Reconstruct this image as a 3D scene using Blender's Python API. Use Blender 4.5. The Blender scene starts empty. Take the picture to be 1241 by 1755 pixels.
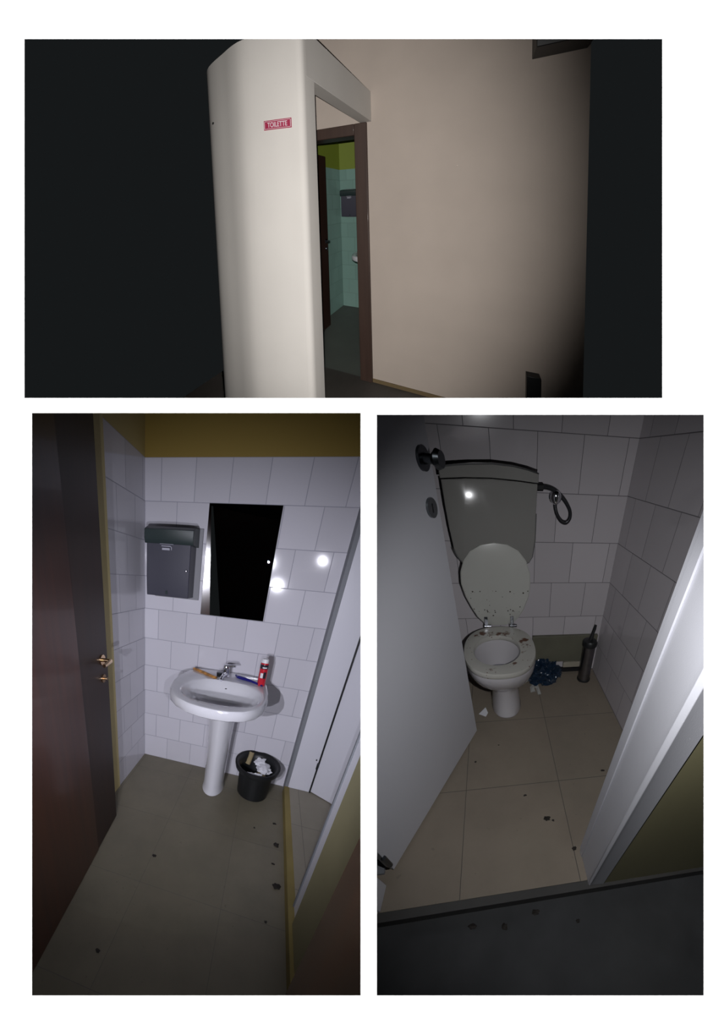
import bpy, bmesh, math, random
from mathutils import Vector, Matrix, Quaternion, noise

S = bpy.context.scene
COL = S.collection
R = math.radians
random.seed(7)

# ------------------------------------------------------------------ camera
PITCH = R(19)
CAM = Vector((0, 0, 1.5))
FPX, CX, CY = 900.0, 620.0, 1050.0            # focal length and lens axis in pixels of the 1241 x 1755 frame
cam_data = bpy.data.cameras.new('camera')
cam = bpy.data.objects.new('camera', cam_data)
COL.objects.link(cam)
cam.location = CAM
cam.rotation_euler = (R(90) - PITCH, 0, 0)
cam_data.sensor_fit = 'VERTICAL'
cam_data.sensor_height = 24.0
cam_data.lens = FPX / 1755 * 24.0
cam_data.shift_x = -(CX - 620.5) / 1755
cam_data.shift_y = (CY - 877.5) / 1755
cam_data.clip_start = 0.05
cam_data.clip_end = 60
S.camera = cam
FWD = Vector((0, math.cos(PITCH), -math.sin(PITCH)))
RGT = Vector((1, 0, 0))
DWN = Vector((0, -math.sin(PITCH), -math.cos(PITCH)))

# ------------------------------------------------------------------ world, sun, torches, exposure
S.view_settings.view_transform = 'Standard'
S.view_settings.look = 'None'
S.view_settings.gamma = 1
S.view_settings.use_curve_mapping = False
S.view_settings.exposure = 0.0
w = bpy.data.worlds.new('night'); S.world = w
w.use_nodes = True
w.node_tree.nodes['Background'].inputs[0].default_value = (0.0080, 0.0092, 0.0098, 1)
w.node_tree.nodes['Background'].inputs[1].default_value = 1.0

def sun(energy, direction, angle=R(.5)):
    d = bpy.data.lights.new('sun', 'SUN'); d.energy = energy; d.angle = angle
    o = bpy.data.objects.new('sun', d); COL.objects.link(o)
    o.rotation_euler = Vector(direction).to_track_quat('-Z', 'Y').to_euler()
def torch(name, loc, target, energy, size, blend, col=(1, 1, 1), rad=.004):
    d = bpy.data.lights.new(name, 'SPOT'); d.energy = energy; d.color = col
    d.spot_size = R(size); d.spot_blend = blend; d.shadow_soft_size = rad
    o = bpy.data.objects.new(name, d); COL.objects.link(o)
    o.location = loc
    o.rotation_euler = (Vector(target) - Vector(loc)).to_track_quat('-Z', 'Y').to_euler()
def glow(name, loc, energy, col, rad=.03):
    d = bpy.data.lights.new(name, 'POINT'); d.energy = energy; d.color = col; d.shadow_soft_size = rad
    o = bpy.data.objects.new(name, d); COL.objects.link(o); o.location = loc

# added sun lamp raking down the page board to keep it evenly white (only 3 degrees into it)
sun(80, DWN * math.cos(R(3)) + FWD * math.sin(R(3)))

# the three rooms behind the page board stand at their own angles and are a little out of square,
# so every room has its own frame: metres in the room -> world
ROOM = {
'L': [[0.94221, -0.23306, 0.29051, -1.62965], [-0.35457, 1.40911, -0.36809, 3.38492], [-0.14665, -0.18399, 0.86057, -0.78554], [-0.10997, 0.14154, -0.14929, 1.0]],
'R': [[0.97033, 0.30205, -0.35983, 1.51751], [0.22743, 1.32349, -0.82329, 3.14997], [0.11983, 0.19489, 0.8552, 0.02612], [0.11949, 0.16509, -0.23331, 1.0]],
'T': [[1.11093, 0.45483, -0.03038, 0.1143], [-1.17284, 2.41342, 0.2282, 5.70052], [-0.62382, 1.243, 1.25524, 1.97393], [-0.16364, 0.26481, 0.11788, 1.0]]}
ROOM = {k: Matrix(v) for k, v in ROOM.items()}
def at(room, p):
    v = ROOM[room] @ Vector((p[0], p[1], p[2], 1))
    return Vector(v[:3]) / v[3]
def frame(room, p):
    """rigid frame at a room point: x along the room's x, z square to its floor"""
    o = at(room, p)
    ex = (at(room, (p[0] + .01, p[1], p[2])) - o).normalized()
    ey = (at(room, (p[0], p[1] + .01, p[2])) - o)
    ez = ex.cross(ey).normalized(); ey = ez.cross(ex)
    m = Matrix((ex, ey, ez)).transposed().to_4x4(); m.translation = o
    return m


# unseen lamps behind the board; lobby and stall ones stand in for the flash
def lens(px, py, d): return CAM + (RGT * ((px - CX) / FPX) + DWN * ((py - CY) / FPX) + FWD) * d
torch('torch_lobby', lens(500, 95, .63), lens(565, 420, 3), 510, 59, 1.0, (1, .975, .955))
torch('torch_and_fill_washroom', (-.637, .76, .67), at('L', (.75, -.1, 1.0)), 74, 88, 1.0, (.89, .89, 1), .006)  # low on the left, where shadows and tile glare point
torch('torch_and_fill_washroom', (-.75, .60, .98), at('L', (.72, 0, .95)), 118, 70, 1.0, (.89, .89, 1), .006)  # second lamp, added to brighten the inside of the basin
torch('torch_and_fill_washroom', lens(585, 1480, .63), at('L', (.55, -.5, .6)), 48, 80, 1.0, (.89, .89, 1), .006)  # third lamp, added to reach the cream wall strip by the door
torch('torch_stall', lens(1060, 1120, .63), at('R', (-.45, -.80, .42)), 70, 94, 1.0, (.96, .97, 1))
# ------------------------------------------------------------------ materials
def nt(m): return m.node_tree.nodes, m.node_tree.links
def mat(name, col, rough=.5, metal=0.0, coat=0.0, spec=.5, bump=0.0, bscale=60, vary=0.0, vscale=4):
    m = bpy.data.materials.new(name); m.use_nodes = True
    N, L = nt(m); b = N['Principled BSDF']
    b.inputs['Base Color'].default_value = (*col, 1)
    b.inputs['Roughness'].default_value = rough
    b.inputs['Metallic'].default_value = metal
    b.inputs['Coat Weight'].default_value = coat
    b.inputs['Coat Roughness'].default_value = .08
    b.inputs['Specular IOR Level'].default_value = spec
    a = N.new('ShaderNodeAttribute'); a.attribute_name = 'rc'
    if vary:
        n = N.new('ShaderNodeTexNoise'); n.inputs['Scale'].default_value = vscale; n.inputs['Detail'].default_value = 6
        L.new(a.outputs['Vector'], n.inputs['Vector'])
        r = N.new('ShaderNodeValToRGB')
        r.color_ramp.elements[0].position = .3; r.color_ramp.elements[1].position = .7
        r.color_ramp.elements[0].color = (*[c * (1 - vary) for c in col], 1)
        r.color_ramp.elements[1].color = (*[min(1, c * (1 + vary)) for c in col], 1)
        L.new(n.outputs['Fac'], r.inputs['Fac']); L.new(r.outputs['Color'], b.inputs['Base Color'])
    if bump:
        n = N.new('ShaderNodeTexNoise'); n.inputs['Scale'].default_value = bscale; n.inputs['Detail'].default_value = 4
        L.new(a.outputs['Vector'], n.inputs['Vector'])
        q = N.new('ShaderNodeBump'); q.inputs['Strength'].default_value = bump; q.inputs['Distance'].default_value = .002
        L.new(n.outputs['Fac'], q.inputs['Height']); L.new(q.outputs['Normal'], b.inputs['Normal'])
    return m

def tiles(name, col, grout, axes, size, off, rough=.12, stagger=.5, mortar=.0022, dirt=0.0, paint=None, paint_above=None, vary=.06):
    """tiles laid out in room metres; axes picks the two room axes; above paint_above the wall is painted"""
    m = bpy.data.materials.new(name); m.use_nodes = True
    N, L = nt(m); b = N['Principled BSDF']
    a = N.new('ShaderNodeAttribute'); a.attribute_name = 'rc'
    s = N.new('ShaderNodeSeparateXYZ'); L.new(a.outputs['Vector'], s.inputs[0])
    c = N.new('ShaderNodeCombineXYZ')
    L.new(s.outputs[axes[0]], c.inputs[0]); L.new(s.outputs[axes[1]], c.inputs[1])
    ad = N.new('ShaderNodeVectorMath'); ad.operation = 'ADD'; ad.inputs[1].default_value = (off[0] + 20 * size[0], off[1] + 20 * size[1], 0)
    L.new(c.outputs[0], ad.inputs[0])
    br = N.new('ShaderNodeTexBrick')
    br.offset = stagger; br.offset_frequency = 2; br.squash = 1.0
    br.inputs['Scale'].default_value = 1
    br.inputs['Brick Width'].default_value = size[0]; br.inputs['Row Height'].default_value = size[1]
    br.inputs['Mortar Size'].default_value = mortar; br.inputs['Mortar Smooth'].default_value = .35
    br.inputs['Bias'].default_value = 0
    br.inputs['Color1'].default_value = (*[x * (1 - vary) for x in col], 1)
    br.inputs['Color2'].default_value = (*[min(1, x * (1 + vary)) for x in col], 1)
    br.inputs['Mortar'].default_value = (*grout, 1)
    L.new(ad.outputs[0], br.inputs['Vector'])
    out = br.outputs['Color']
    if dirt:
        n = N.new('ShaderNodeTexNoise'); n.inputs['Scale'].default_value = 3.2; n.inputs['Detail'].default_value = 7; n.inputs['Roughness'].default_value = .65
        L.new(a.outputs['Vector'], n.inputs['Vector'])
        r = N.new('ShaderNodeMapRange'); r.inputs[1].default_value = .4; r.inputs[2].default_value = .75; r.inputs[3].default_value = 0; r.inputs[4].default_value = dirt
        L.new(n.outputs['Fac'], r.inputs[0])
        n2 = N.new('ShaderNodeTexNoise'); n2.inputs['Scale'].default_value = 38; n2.inputs['Detail'].default_value = 3
        L.new(a.outputs['Vector'], n2.inputs['Vector'])
        r2 = N.new('ShaderNodeMapRange'); r2.inputs[1].default_value = .68; r2.inputs[2].default_value = .72; r2.inputs[4].default_value = dirt
        L.new(n2.outputs['Fac'], r2.inputs[0])
        mx = N.new('ShaderNodeMath'); mx.operation = 'MAXIMUM'; L.new(r.outputs[0], mx.inputs[0]); L.new(r2.outputs[0], mx.inputs[1])
        mi = N.new('ShaderNodeMixRGB'); mi.inputs[2].default_value = (*[x * .45 for x in col], 1)
        L.new(mx.outputs[0], mi.inputs[0]); L.new(out, mi.inputs[1]); out = mi.outputs[0]
    fac = br.outputs['Fac']
    rr = N.new('ShaderNodeMapRange'); rr.inputs[3].default_value = rough; rr.inputs[4].default_value = .75
    L.new(fac, rr.inputs[0]); ro = rr.outputs[0]
    inv = N.new('ShaderNodeMath'); inv.operation = 'SUBTRACT'; inv.inputs[0].default_value = 1; L.new(fac, inv.inputs[1]); h = inv.outputs[0]
    if paint:
        g = N.new('ShaderNodeMath'); g.operation = 'GREATER_THAN'; g.inputs[1].default_value = paint_above
        L.new(s.outputs['Z'], g.inputs[0])
        mi = N.new('ShaderNodeMixRGB'); mi.inputs[2].default_value = (*paint, 1)
        L.new(g.outputs[0], mi.inputs[0]); L.new(out, mi.inputs[1]); out = mi.outputs[0]
        m2 = N.new('ShaderNodeMixRGB'); m2.inputs[2].default_value = (.7, .7, .7, 1); L.new(g.outputs[0], m2.inputs[0]); L.new(ro, m2.inputs[1]); ro = m2.outputs[0]
        m3 = N.new('ShaderNodeMixRGB'); m3.inputs[2].default_value = (1, 1, 1, 1); L.new(g.outputs[0], m3.inputs[0]); L.new(h, m3.inputs[1]); h = m3.outputs[0]
    # gentle waviness of glazed tiles + sunk joints
    n = N.new('ShaderNodeTexNoise'); n.inputs['Scale'].default_value = 9; L.new(a.outputs['Vector'], n.inputs['Vector'])
    mm = N.new('ShaderNodeMath'); mm.operation = 'MULTIPLY_ADD'; mm.inputs[1].default_value = .05; L.new(n.outputs['Fac'], mm.inputs[0]); L.new(h, mm.inputs[2])
    q = N.new('ShaderNodeBump'); q.inputs['Strength'].default_value = .6; q.inputs['Distance'].default_value = .0012
    L.new(mm.outputs[0], q.inputs['Height'])
    L.new(q.outputs['Normal'], b.inputs['Normal'])
    L.new(out, b.inputs['Base Color']); L.new(ro, b.inputs['Roughness'])
    return m

def stained(name, col, stain, blobs, speck, rough=.3, speck_z=None):
    """glazed plastic with brown stains: blobs = (x, y, z, r, strength) in room metres, broken up by noise, + specks"""
    m = bpy.data.materials.new(name); m.use_nodes = True
    N, L = nt(m); b = N['Principled BSDF']; b.inputs['Roughness'].default_value = rough
    a = N.new('ShaderNodeAttribute'); a.attribute_name = 'rc'
    n = N.new('ShaderNodeTexNoise'); n.inputs['Scale'].default_value = 70; n.inputs['Detail'].default_value = 5
    L.new(a.outputs['Vector'], n.inputs['Vector'])
    acc = None
    for (x, y, z, r, s) in blobs:
        d = N.new('ShaderNodeVectorMath'); d.operation = 'DISTANCE'; d.inputs[1].default_value = (x, y, z); L.new(a.outputs['Vector'], d.inputs[0])
        k = N.new('ShaderNodeMapRange'); k.inputs[1].default_value = r; k.inputs[2].default_value = r * .25; k.inputs[3].default_value = 0; k.inputs[4].default_value = s
        L.new(d.outputs['Value'], k.inputs[0])
        if acc is None: acc = k.outputs[0]
        else:
            x_ = N.new('ShaderNodeMath'); x_.operation = 'MAXIMUM'; L.new(acc, x_.inputs[0]); L.new(k.outputs[0], x_.inputs[1]); acc = x_.outputs[0]
    su = N.new('ShaderNodeMath'); su.operation = 'ADD'; L.new(acc, su.inputs[0]); L.new(n.outputs['Fac'], su.inputs[1])
    th = N.new('ShaderNodeMapRange'); th.inputs[1].default_value = .86; th.inputs[2].default_value = 1.12
    L.new(su.outputs[0], th.inputs[0])
    # specks
    v = N.new('ShaderNodeTexVoronoi'); v.inputs['Scale'].default_value = speck[0]; L.new(a.outputs['Vector'], v.inputs['Vector'])
    vs = N.new('ShaderNodeSeparateColor'); L.new(v.outputs['Color'], vs.inputs[0])
    sz = N.new('ShaderNodeMath'); sz.operation = 'MULTIPLY'; sz.inputs[1].default_value = speck[1]; L.new(vs.outputs[0], sz.inputs[0])
    lt = N.new('ShaderNodeMath'); lt.operation = 'LESS_THAN'; L.new(v.outputs['Distance'], lt.inputs[0]); L.new(sz.outputs[0], lt.inputs[1])
    pk = N.new('ShaderNodeMath'); pk.operation = 'GREATER_THAN'; pk.inputs[1].default_value = speck[2]; L.new(vs.outputs[1], pk.inputs[0])
    sp = N.new('ShaderNodeMath'); sp.operation = 'MULTIPLY'; L.new(lt.outputs[0], sp.inputs[0]); L.new(pk.outputs[0], sp.inputs[1])
    so = sp.outputs[0]
    if speck_z:
        s3 = N.new('ShaderNodeSeparateXYZ'); L.new(a.outputs['Vector'], s3.inputs[0])
        zz = N.new('ShaderNodeMath'); zz.operation = 'LESS_THAN'; zz.inputs[1].default_value = speck_z; L.new(s3.outputs['Z'], zz.inputs[0])
        q = N.new('ShaderNodeMath'); q.operation = 'MULTIPLY'; L.new(so, q.inputs[0]); L.new(zz.outputs[0], q.inputs[1]); so = q.outputs[0]
    tot = N.new('ShaderNodeMath'); tot.operation = 'MAXIMUM'; L.new(th.outputs[0], tot.inputs[0]); L.new(so, tot.inputs[1])
    mi = N.new('ShaderNodeMixRGB'); mi.inputs[1].default_value = (*col, 1); mi.inputs[2].default_value = (*stain, 1)
    L.new(tot.outputs[0], mi.inputs[0]); L.new(mi.outputs[0], b.inputs['Base Color'])
    return m

def wood(name, dark, light, rough=.25, coat=.6, scale=(30, 30, 1.6)):
    m = mat(name, dark, rough, coat=coat); N, L = nt(m); b = N['Principled BSDF']
    a = [n for n in N if n.type == 'ATTRIBUTE'][0]
    mp = N.new('ShaderNodeMapping'); mp.inputs['Scale'].default_value = scale; L.new(a.outputs['Vector'], mp.inputs['Vector'])
    n = N.new('ShaderNodeTexNoise'); n.inputs['Scale'].default_value = 1; n.inputs['Detail'].default_value = 6; L.new(mp.outputs[0], n.inputs['Vector'])
    r = N.new('ShaderNodeValToRGB'); r.color_ramp.elements[0].color = (*dark, 1); r.color_ramp.elements[1].color = (*light, 1)
    r.color_ramp.elements[0].position = .3; r.color_ramp.elements[1].position = .72
    L.new(n.outputs['Fac'], r.inputs['Fac']); L.new(r.outputs['Color'], b.inputs['Base Color'])
    return m

# ------------------------------------------------------------------ mesh builder in room metres
class MB:
    def __init__(s): s.v = []; s.f = []
    def add(s, vs, fs):
        o = len(s.v); s.v += [tuple(v) for v in vs]; s.f += [tuple(i + o for i in f) for f in fs]; return s
    def box(s, lo, hi, rot=None, org=(0, 0, 0), n=1):
        """axis box, optionally turned by angle rot about the vertical through org (lo/hi relative to org)"""
        vs = []; (x0, y0, z0), (x1, y1, z1) = lo, hi
        for z in (z0, z1):
            for x, y in ((x0, y0), (x1, y0), (x1, y1), (x0, y1)):
                if rot is not None:
                    x, y = x * math.cos(rot) - y * math.sin(rot), x * math.sin(rot) + y * math.cos(rot)
                vs.append((x + org[0], y + org[1], z + org[2]))
        return s.add(vs, [(0, 3, 2, 1), (4, 5, 6, 7), (0, 1, 5, 4), (1, 2, 6, 5), (2, 3, 7, 6), (3, 0, 4, 7)])
    def sheet(s, p, u, v, lu, lv, step=.1):
        """flat sheet p + a*u + b*v cut into small cells (u, v unit room vectors)"""
        nu = max(1, round(lu / step)); nv = max(1, round(lv / step)); p, u, v = Vector(p), Vector(u), Vector(v)
        vs = [p + u * lu * i / nu + v * lv * j / nv for j in range(nv + 1) for i in range(nu + 1)]
        return s.add(vs, [(j * (nu + 1) + i, j * (nu + 1) + i + 1, (j + 1) * (nu + 1) + i + 1, (j + 1) * (nu + 1) + i) for j in range(nv) for i in range(nu)])
    def rings(s, rs, cap0=True, cap1=True, closed=False):
        n = len(rs[0]); vs = [p for r in rs for p in r]; fs = []
        m = len(rs)
        for j in range(m if closed else m - 1):
            k = (j + 1) % m
            for i in range(n): fs.append((j * n + i, j * n + (i + 1) % n, k * n + (i + 1) % n, k * n + i))
        if cap0 and not closed: fs.append(tuple(reversed(range(n))))
        if cap1 and not closed: fs.append(tuple((m - 1) * n + i for i in range(n)))
        return s.add(vs, fs)
    def lathe(s, c, prof, n=24, sx=1, sy=1, cap0=True, cap1=True, closed=False):
        return s.rings([[(c[0] + r * sx * math.cos(2 * math.pi * i / n), c[1] + r * sy * math.sin(2 * math.pi * i / n), c[2] + z) for i in range(n)] for r, z in prof], cap0, cap1, closed)
    def tube(s, pts, r, n=12, up=(0, 0, 1)):
        rs = []; P = [Vector(p) for p in pts]
        for i, p in enumerate(P):
            t = (P[min(i + 1, len(P) - 1)] - P[max(i - 1, 0)]).normalized()
            a = t.cross(Vector(up));
            if a.length < 1e-3: a = t.cross(Vector((1, 0, 0)))
            a.normalize(); b = t.cross(a)
            rr = r[i] if isinstance(r, (list, tuple)) else r
            rs.append([p + (a * math.cos(2 * math.pi * k / n) + b * math.sin(2 * math.pi * k / n)) * rr for k in range(n)])
        return s.rings(rs)
    def prism(s, poly, d, closed=True):
        """poly: list of 3-D points, d: extrusion vector"""
        d = Vector(d); return s.rings([[Vector(p) for p in poly], [Vector(p) + d for p in poly]])
    def blob(s, c, r, sub=3, amp=.3, freq=3, seed=0, flat=None):
        bm = bmesh.new(); bmesh.ops.create_icosphere(bm, subdivisions=sub, radius=1)
        vs = []
        for v in bm.verts:
            k = 1 + amp * noise.noise(v.co * freq + Vector((seed * 7.3, seed, 0))) * 2
            q = Vector((c[0] + v.co.x * r[0] * k, c[1] + v.co.y * r[1] * k, c[2] + v.co.z * r[2] * k))
            if flat is not None: q.z = max(q.z, flat)
            vs.append(q)
        fs = [tuple(x.index for x in f.verts) for f in bm.faces]; bm.free()
        return s.add(vs, fs)

PANEL = {'T': (42, 67, 1135, 682), 'L': (55, 708, 618, 1706), 'R': (646, 711, 1206, 1706)}
def ray(px, py): return RGT * ((px - CX) / FPX) + DWN * ((py - CY) / FPX) + FWD
def cut(bm, co, no, solid):
    r = bmesh.ops.bisect_plane(bm, geom=bm.verts[:] + bm.edges[:] + bm.faces[:], plane_co=co, plane_no=no, clear_outer=True)
    e = [g for g in r['geom_cut'] if isinstance(g, bmesh.types.BMEdge) and g.is_valid and g.is_boundary]
    if solid and e: bmesh.ops.holes_fill(bm, edges=e, sides=0)
def build(name, room, mb, m, parent=None, base=None, bevel=0, smooth=True, clip=True, solid=True, seg=2):
    """one mesh object; mb holds room metres. parent: a thing whose frame it takes. base: room point of its own origin"""
    if parent is not None: M = parent['_M']
    else: M = frame(room, base if base is not None else mb.v[0])
    inv = M.inverted()
    bm = bmesh.new(); lay = bm.verts.layers.float_vector.new('rc')
    vs = []
    for p in mb.v:
        v = bm.verts.new(at(room, p)); v[lay] = Vector(p); vs.append(v)
    for f in mb.f:
        try: bm.faces.new([vs[i] for i in f])
        except ValueError: pass
    if clip:
        x0, y0, x1, y1 = PANEL[room]; g = 9
        c = [ray(x0 - g, y0 - g), ray(x1 + g, y0 - g), ray(x1 + g, y1 + g), ray(x0 - g, y1 + g)]
        for i in range(4):
            nrm = c[i].cross(c[(i + 1) % 4])
            if nrm.dot(ray((x0 + x1) / 2, (y0 + y1) / 2)) > 0: nrm = -nrm
            cut(bm, CAM, nrm, solid)
        cut(bm, CAM + FWD * .66, -FWD, solid)
    bmesh.ops.recalc_face_normals(bm, faces=bm.faces[:])
    bm.transform(inv)
    me = bpy.data.meshes.new(name); bm.to_mesh(me); bm.free()
    me.materials.append(m)
    if smooth:
        for p in me.polygons: p.use_smooth = True
        me.set_sharp_from_angle(angle=R(38))
    o = bpy.data.objects.new(name, me); COL.objects.link(o)
    if parent is not None: o.parent = parent['_o']; 
    else: o.matrix_world = M
    if bevel:
        b = o.modifiers.new('bevel', 'BEVEL'); b.width = bevel; b.segments = seg; b.limit_method = 'ANGLE'; b.angle_limit = R(40)
    return o
def tag(o, label, cat, group=None):
    o['label'] = label; o['category'] = cat
    if group: o['group'] = group
    return o
def thing(name, label, cat, room, base, group=None):
    o = bpy.data.objects.new(name, None); COL.objects.link(o); M = frame(room, base); o.matrix_world = M
    o.empty_display_size = .05
    tag(o, label, cat, group)
    return {'_o': o, '_M': M}
def sub(o, parent): return {'_o': o, '_M': parent['_M']}
def struct(name, room, mb, m, **k):
    o = build(name, room, mb, m, **k); o['kind'] = 'structure'; return o
def own(o, room, base): return {'_o': o, '_M': o.matrix_world.copy()}
def slab(p, u, v, lu, lv, th, step=.1):
    """a wall or floor: fine grid on the room side, th = thickness vector pointing away from the room"""
    mb = MB(); u, v, p, th = Vector(u), Vector(v), Vector(p), Vector(th)
    nu = max(1, round(lu / step)); nv = max(1, round(lv / step))
    mb.sheet(p, u, v, lu, lv, step)
    W = nu + 1
    back = [p + th, p + th + u * lu, p + th + u * lu + v * lv, p + th + v * lv]
    o = len(mb.v); mb.v += [tuple(q) for q in back]
    mb.f.append((o, o + 3, o + 2, o + 1))
    bot = [i for i in range(W)]; top = [nv * W + i for i in range(W)]
    lef = [j * W for j in range(nv + 1)]; rig = [j * W + nu for j in range(nv + 1)]
    mb.f.append(tuple(reversed(bot)) + (o, o + 1)); mb.f.append(tuple(top) + (o + 2, o + 3))
    mb.f.append(tuple(lef) + (o + 3, o)); mb.f.append(tuple(reversed(rig)) + (o + 1, o + 2))
    return mb

# ================================================================== the white page margin, built as a board with three openings
BOARD_D = .60
def board_point(px, py, d=BOARD_D): return CAM + ray(px, py) * d
def page_board():
    xs = [-1500, 42, 55, 618, 646, 1135, 1206, 2700]; ys = [-400, 67, 682, 708, 711, 1706, 3200]
    bm = bmesh.new()
    def hole(x, y): return any(a < x < c and b < y < d for a, b, c, d in PANEL.values())
    g = {}
    def V(i, j, k):
        if (i, j, k) not in g: g[i, j, k] = bm.verts.new(board_point(xs[i], ys[j], BOARD_D + .004 * k))
        return g[i, j, k]
    solid = {(i, j): not hole((xs[i] + xs[i + 1]) / 2, (ys[j] + ys[j + 1]) / 2) for i in range(len(xs) - 1) for j in range(len(ys) - 1)}
    for (i, j), s in solid.items():
        if not s: continue
        bm.faces.new([V(i, j, 0), V(i + 1, j, 0), V(i + 1, j + 1, 0), V(i, j + 1, 0)])
        bf = bm.faces.new([V(i, j, 1), V(i, j + 1, 1), V(i + 1, j + 1, 1), V(i + 1, j, 1)]); bf.material_index = 1
        for di, dj, a, b in ((-1, 0, (i, j), (i, j + 1)), (1, 0, (i + 1, j), (i + 1, j + 1)), (0, -1, (i, j), (i + 1, j)), (0, 1, (i, j + 1), (i + 1, j + 1))):
            if not solid.get((i + di, j + dj), False): bm.faces.new([V(*a, 0), V(*b, 0), V(*b, 1), V(*a, 1)])
    bmesh.ops.recalc_face_normals(bm, faces=bm.faces[:])
    me = bpy.data.meshes.new('wall_and_page_front'); bm.to_mesh(me); bm.free()
    me.materials.append(mat('page white', (.93, .93, .93), .95, spec=0)); me.materials.append(mat('dark page back', (.016, .011, .010), .9, spec=.1))  # page face white; back made dark so the mirror reflects no bright board
    o = bpy.data.objects.new('wall_and_page_front', me); COL.objects.link(o); o['kind'] = 'structure'
page_board()
def partition(name, quad, th):
    bm = bmesh.new(); q = [Vector(p) for p in quad]
    n = (q[1] - q[0]).cross(q[3] - q[0]).normalized() * th / 2
    a = [bm.verts.new(p - n) for p in q]; b = [bm.verts.new(p + n) for p in q]
    bm.faces.new(a[::-1]); bm.faces.new(b)
    for i in range(4): bm.faces.new([a[i], a[(i + 1) % 4], b[(i + 1) % 4], b[i]])
    bmesh.ops.recalc_face_normals(bm, faces=bm.faces[:])
    me = bpy.data.meshes.new(name); bm.to_mesh(me); bm.free(); me.materials.append(DARKP)
    o = bpy.data.objects.new(name, me); COL.objects.link(o); o['kind'] = 'structure'
DARKP = mat('dark board', (.006, .006, .007), .9, spec=.1)
F0, F1 = .606, 7.5
partition('light_baffle_upper_lower', [board_point(-400, 695, F0), board_point(1640, 695, F0), board_point(1640, 695, F1), board_point(-400, 695, F1)], .004)  # unseen baffle added to keep lamp light out of the other rooms
partition('light_baffle_lower', [board_point(632, 700, F0), board_point(632, 2300, F0), board_point(632, 2300, F1), board_point(632, 700, F1)], .004)  # unseen baffle added to block light between the two lower rooms
partition('ceiling_and_sunshade', [board_point(-1500, -400, F0 + .01), board_point(2700, -400, F0 + .01), board_point(2700, -400, 9), board_point(-1500, -400, 9)], .01)  # unseen cover added on top to keep the sun lamp out

# ================================================================== shared washroom pieces
TILE_L = dict(col=(.62, .61, .66), grout=(.36, .36, .42), size=(.2, .2))
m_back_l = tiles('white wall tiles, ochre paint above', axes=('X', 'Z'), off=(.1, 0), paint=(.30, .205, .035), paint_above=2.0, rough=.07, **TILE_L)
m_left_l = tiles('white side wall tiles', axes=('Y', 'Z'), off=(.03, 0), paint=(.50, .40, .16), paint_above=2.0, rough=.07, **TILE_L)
TILE_T = dict(col=(.20, .33, .29), grout=(.13, .22, .19), size=(.2, .2))  # same white tiles as TILE_L, dim greenish light put into the colour
m_back_t = tiles('pale green wall tiles beyond the door', axes=('X', 'Z'), off=(.085, 0), paint=(.17, .22, .02), paint_above=1.95, **TILE_T)  # ochre paint dimmed and greened too, the weak light is in its colour
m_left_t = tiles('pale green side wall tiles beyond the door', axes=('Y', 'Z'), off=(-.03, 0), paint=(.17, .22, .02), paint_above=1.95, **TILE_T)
m_cream = mat('cream wall paint', (.46, .39, .19), .7, vary=.08)
m_floor_l = tiles('beige floor tiles', (.185, .165, .115), (.13, .12, .10), ('X', 'Y'), (.42, .42), (-.02, -.25), rough=.45, stagger=0, dirt=.45, mortar=.0012, vary=.03)
m_floor_stall = tiles('beige stall floor tiles', (.30, .27, .21), (.16, .15, .13), ('X', 'Y'), (.42, .42), (0, 0), rough=.5, stagger=0, dirt=.3, mortar=.0015, vary=.03)
m_white = mat('white gloss paint', (.68, .68, .74), .35, coat=.2)
m_white_r = mat('white door paint', (.56, .56, .60), .5, bump=.15, bscale=500)
m_grey = mat('grey edge', (.20, .21, .23), .6)
m_ceramic = mat('white glazed ceramic', (.72, .72, .76), .08, coat=.5)
m_chrome = mat('chrome', (.75, .76, .80), .12, metal=1)
m_brass = mat('brass', (.80, .55, .32), .2, metal=1)
m_darkmetal = mat('dark metal', (.10, .11, .12), .3, metal=1)
m_steel = mat('brushed steel', (.22, .21, .22), .28, metal=1, vary=.15, vscale=20)
m_black = mat('black plastic', (.010, .011, .012), .42)
m_blackm = mat('black rubber', (.006, .006, .007), .6)
m_dgrey = mat('dark grey plastic', (.048, .048, .068), .35, bump=.1, bscale=300)
m_lid = mat('dark green grey plastic', (.020, .034, .034), .4)
m_dirt = mat('dirt', (.018, .014, .011), .8)
m_door = wood('dark brown veneer', (.042, .012, .005), (.070, .019, .007), .38, .15)
m_door2 = wood('very dark brown veneer', (.022, .010, .007), (.034, .014, .009), .5, .0)
m_frame = wood('brown frame wood', (.045, .024, .017), (.062, .034, .024), .45, .1)
m_paper = mat('white tissue', (.72, .72, .76), .8, bump=.4, bscale=80)
m_brownp = mat('brown paper', (.30, .24, .13), .8)
m_red = mat('red can', (.55, .015, .03), .25, coat=.3)
m_can_black = mat('black label', (.02, .02, .03), .35)
m_can_white = mat('white label', (.75, .75, .78), .35)
m_blue = mat('blue plastic', (.012, .010, .16), .3)
m_orange = mat('amber wood', (.42, .20, .05), .45, vary=.5, vscale=30)

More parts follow.
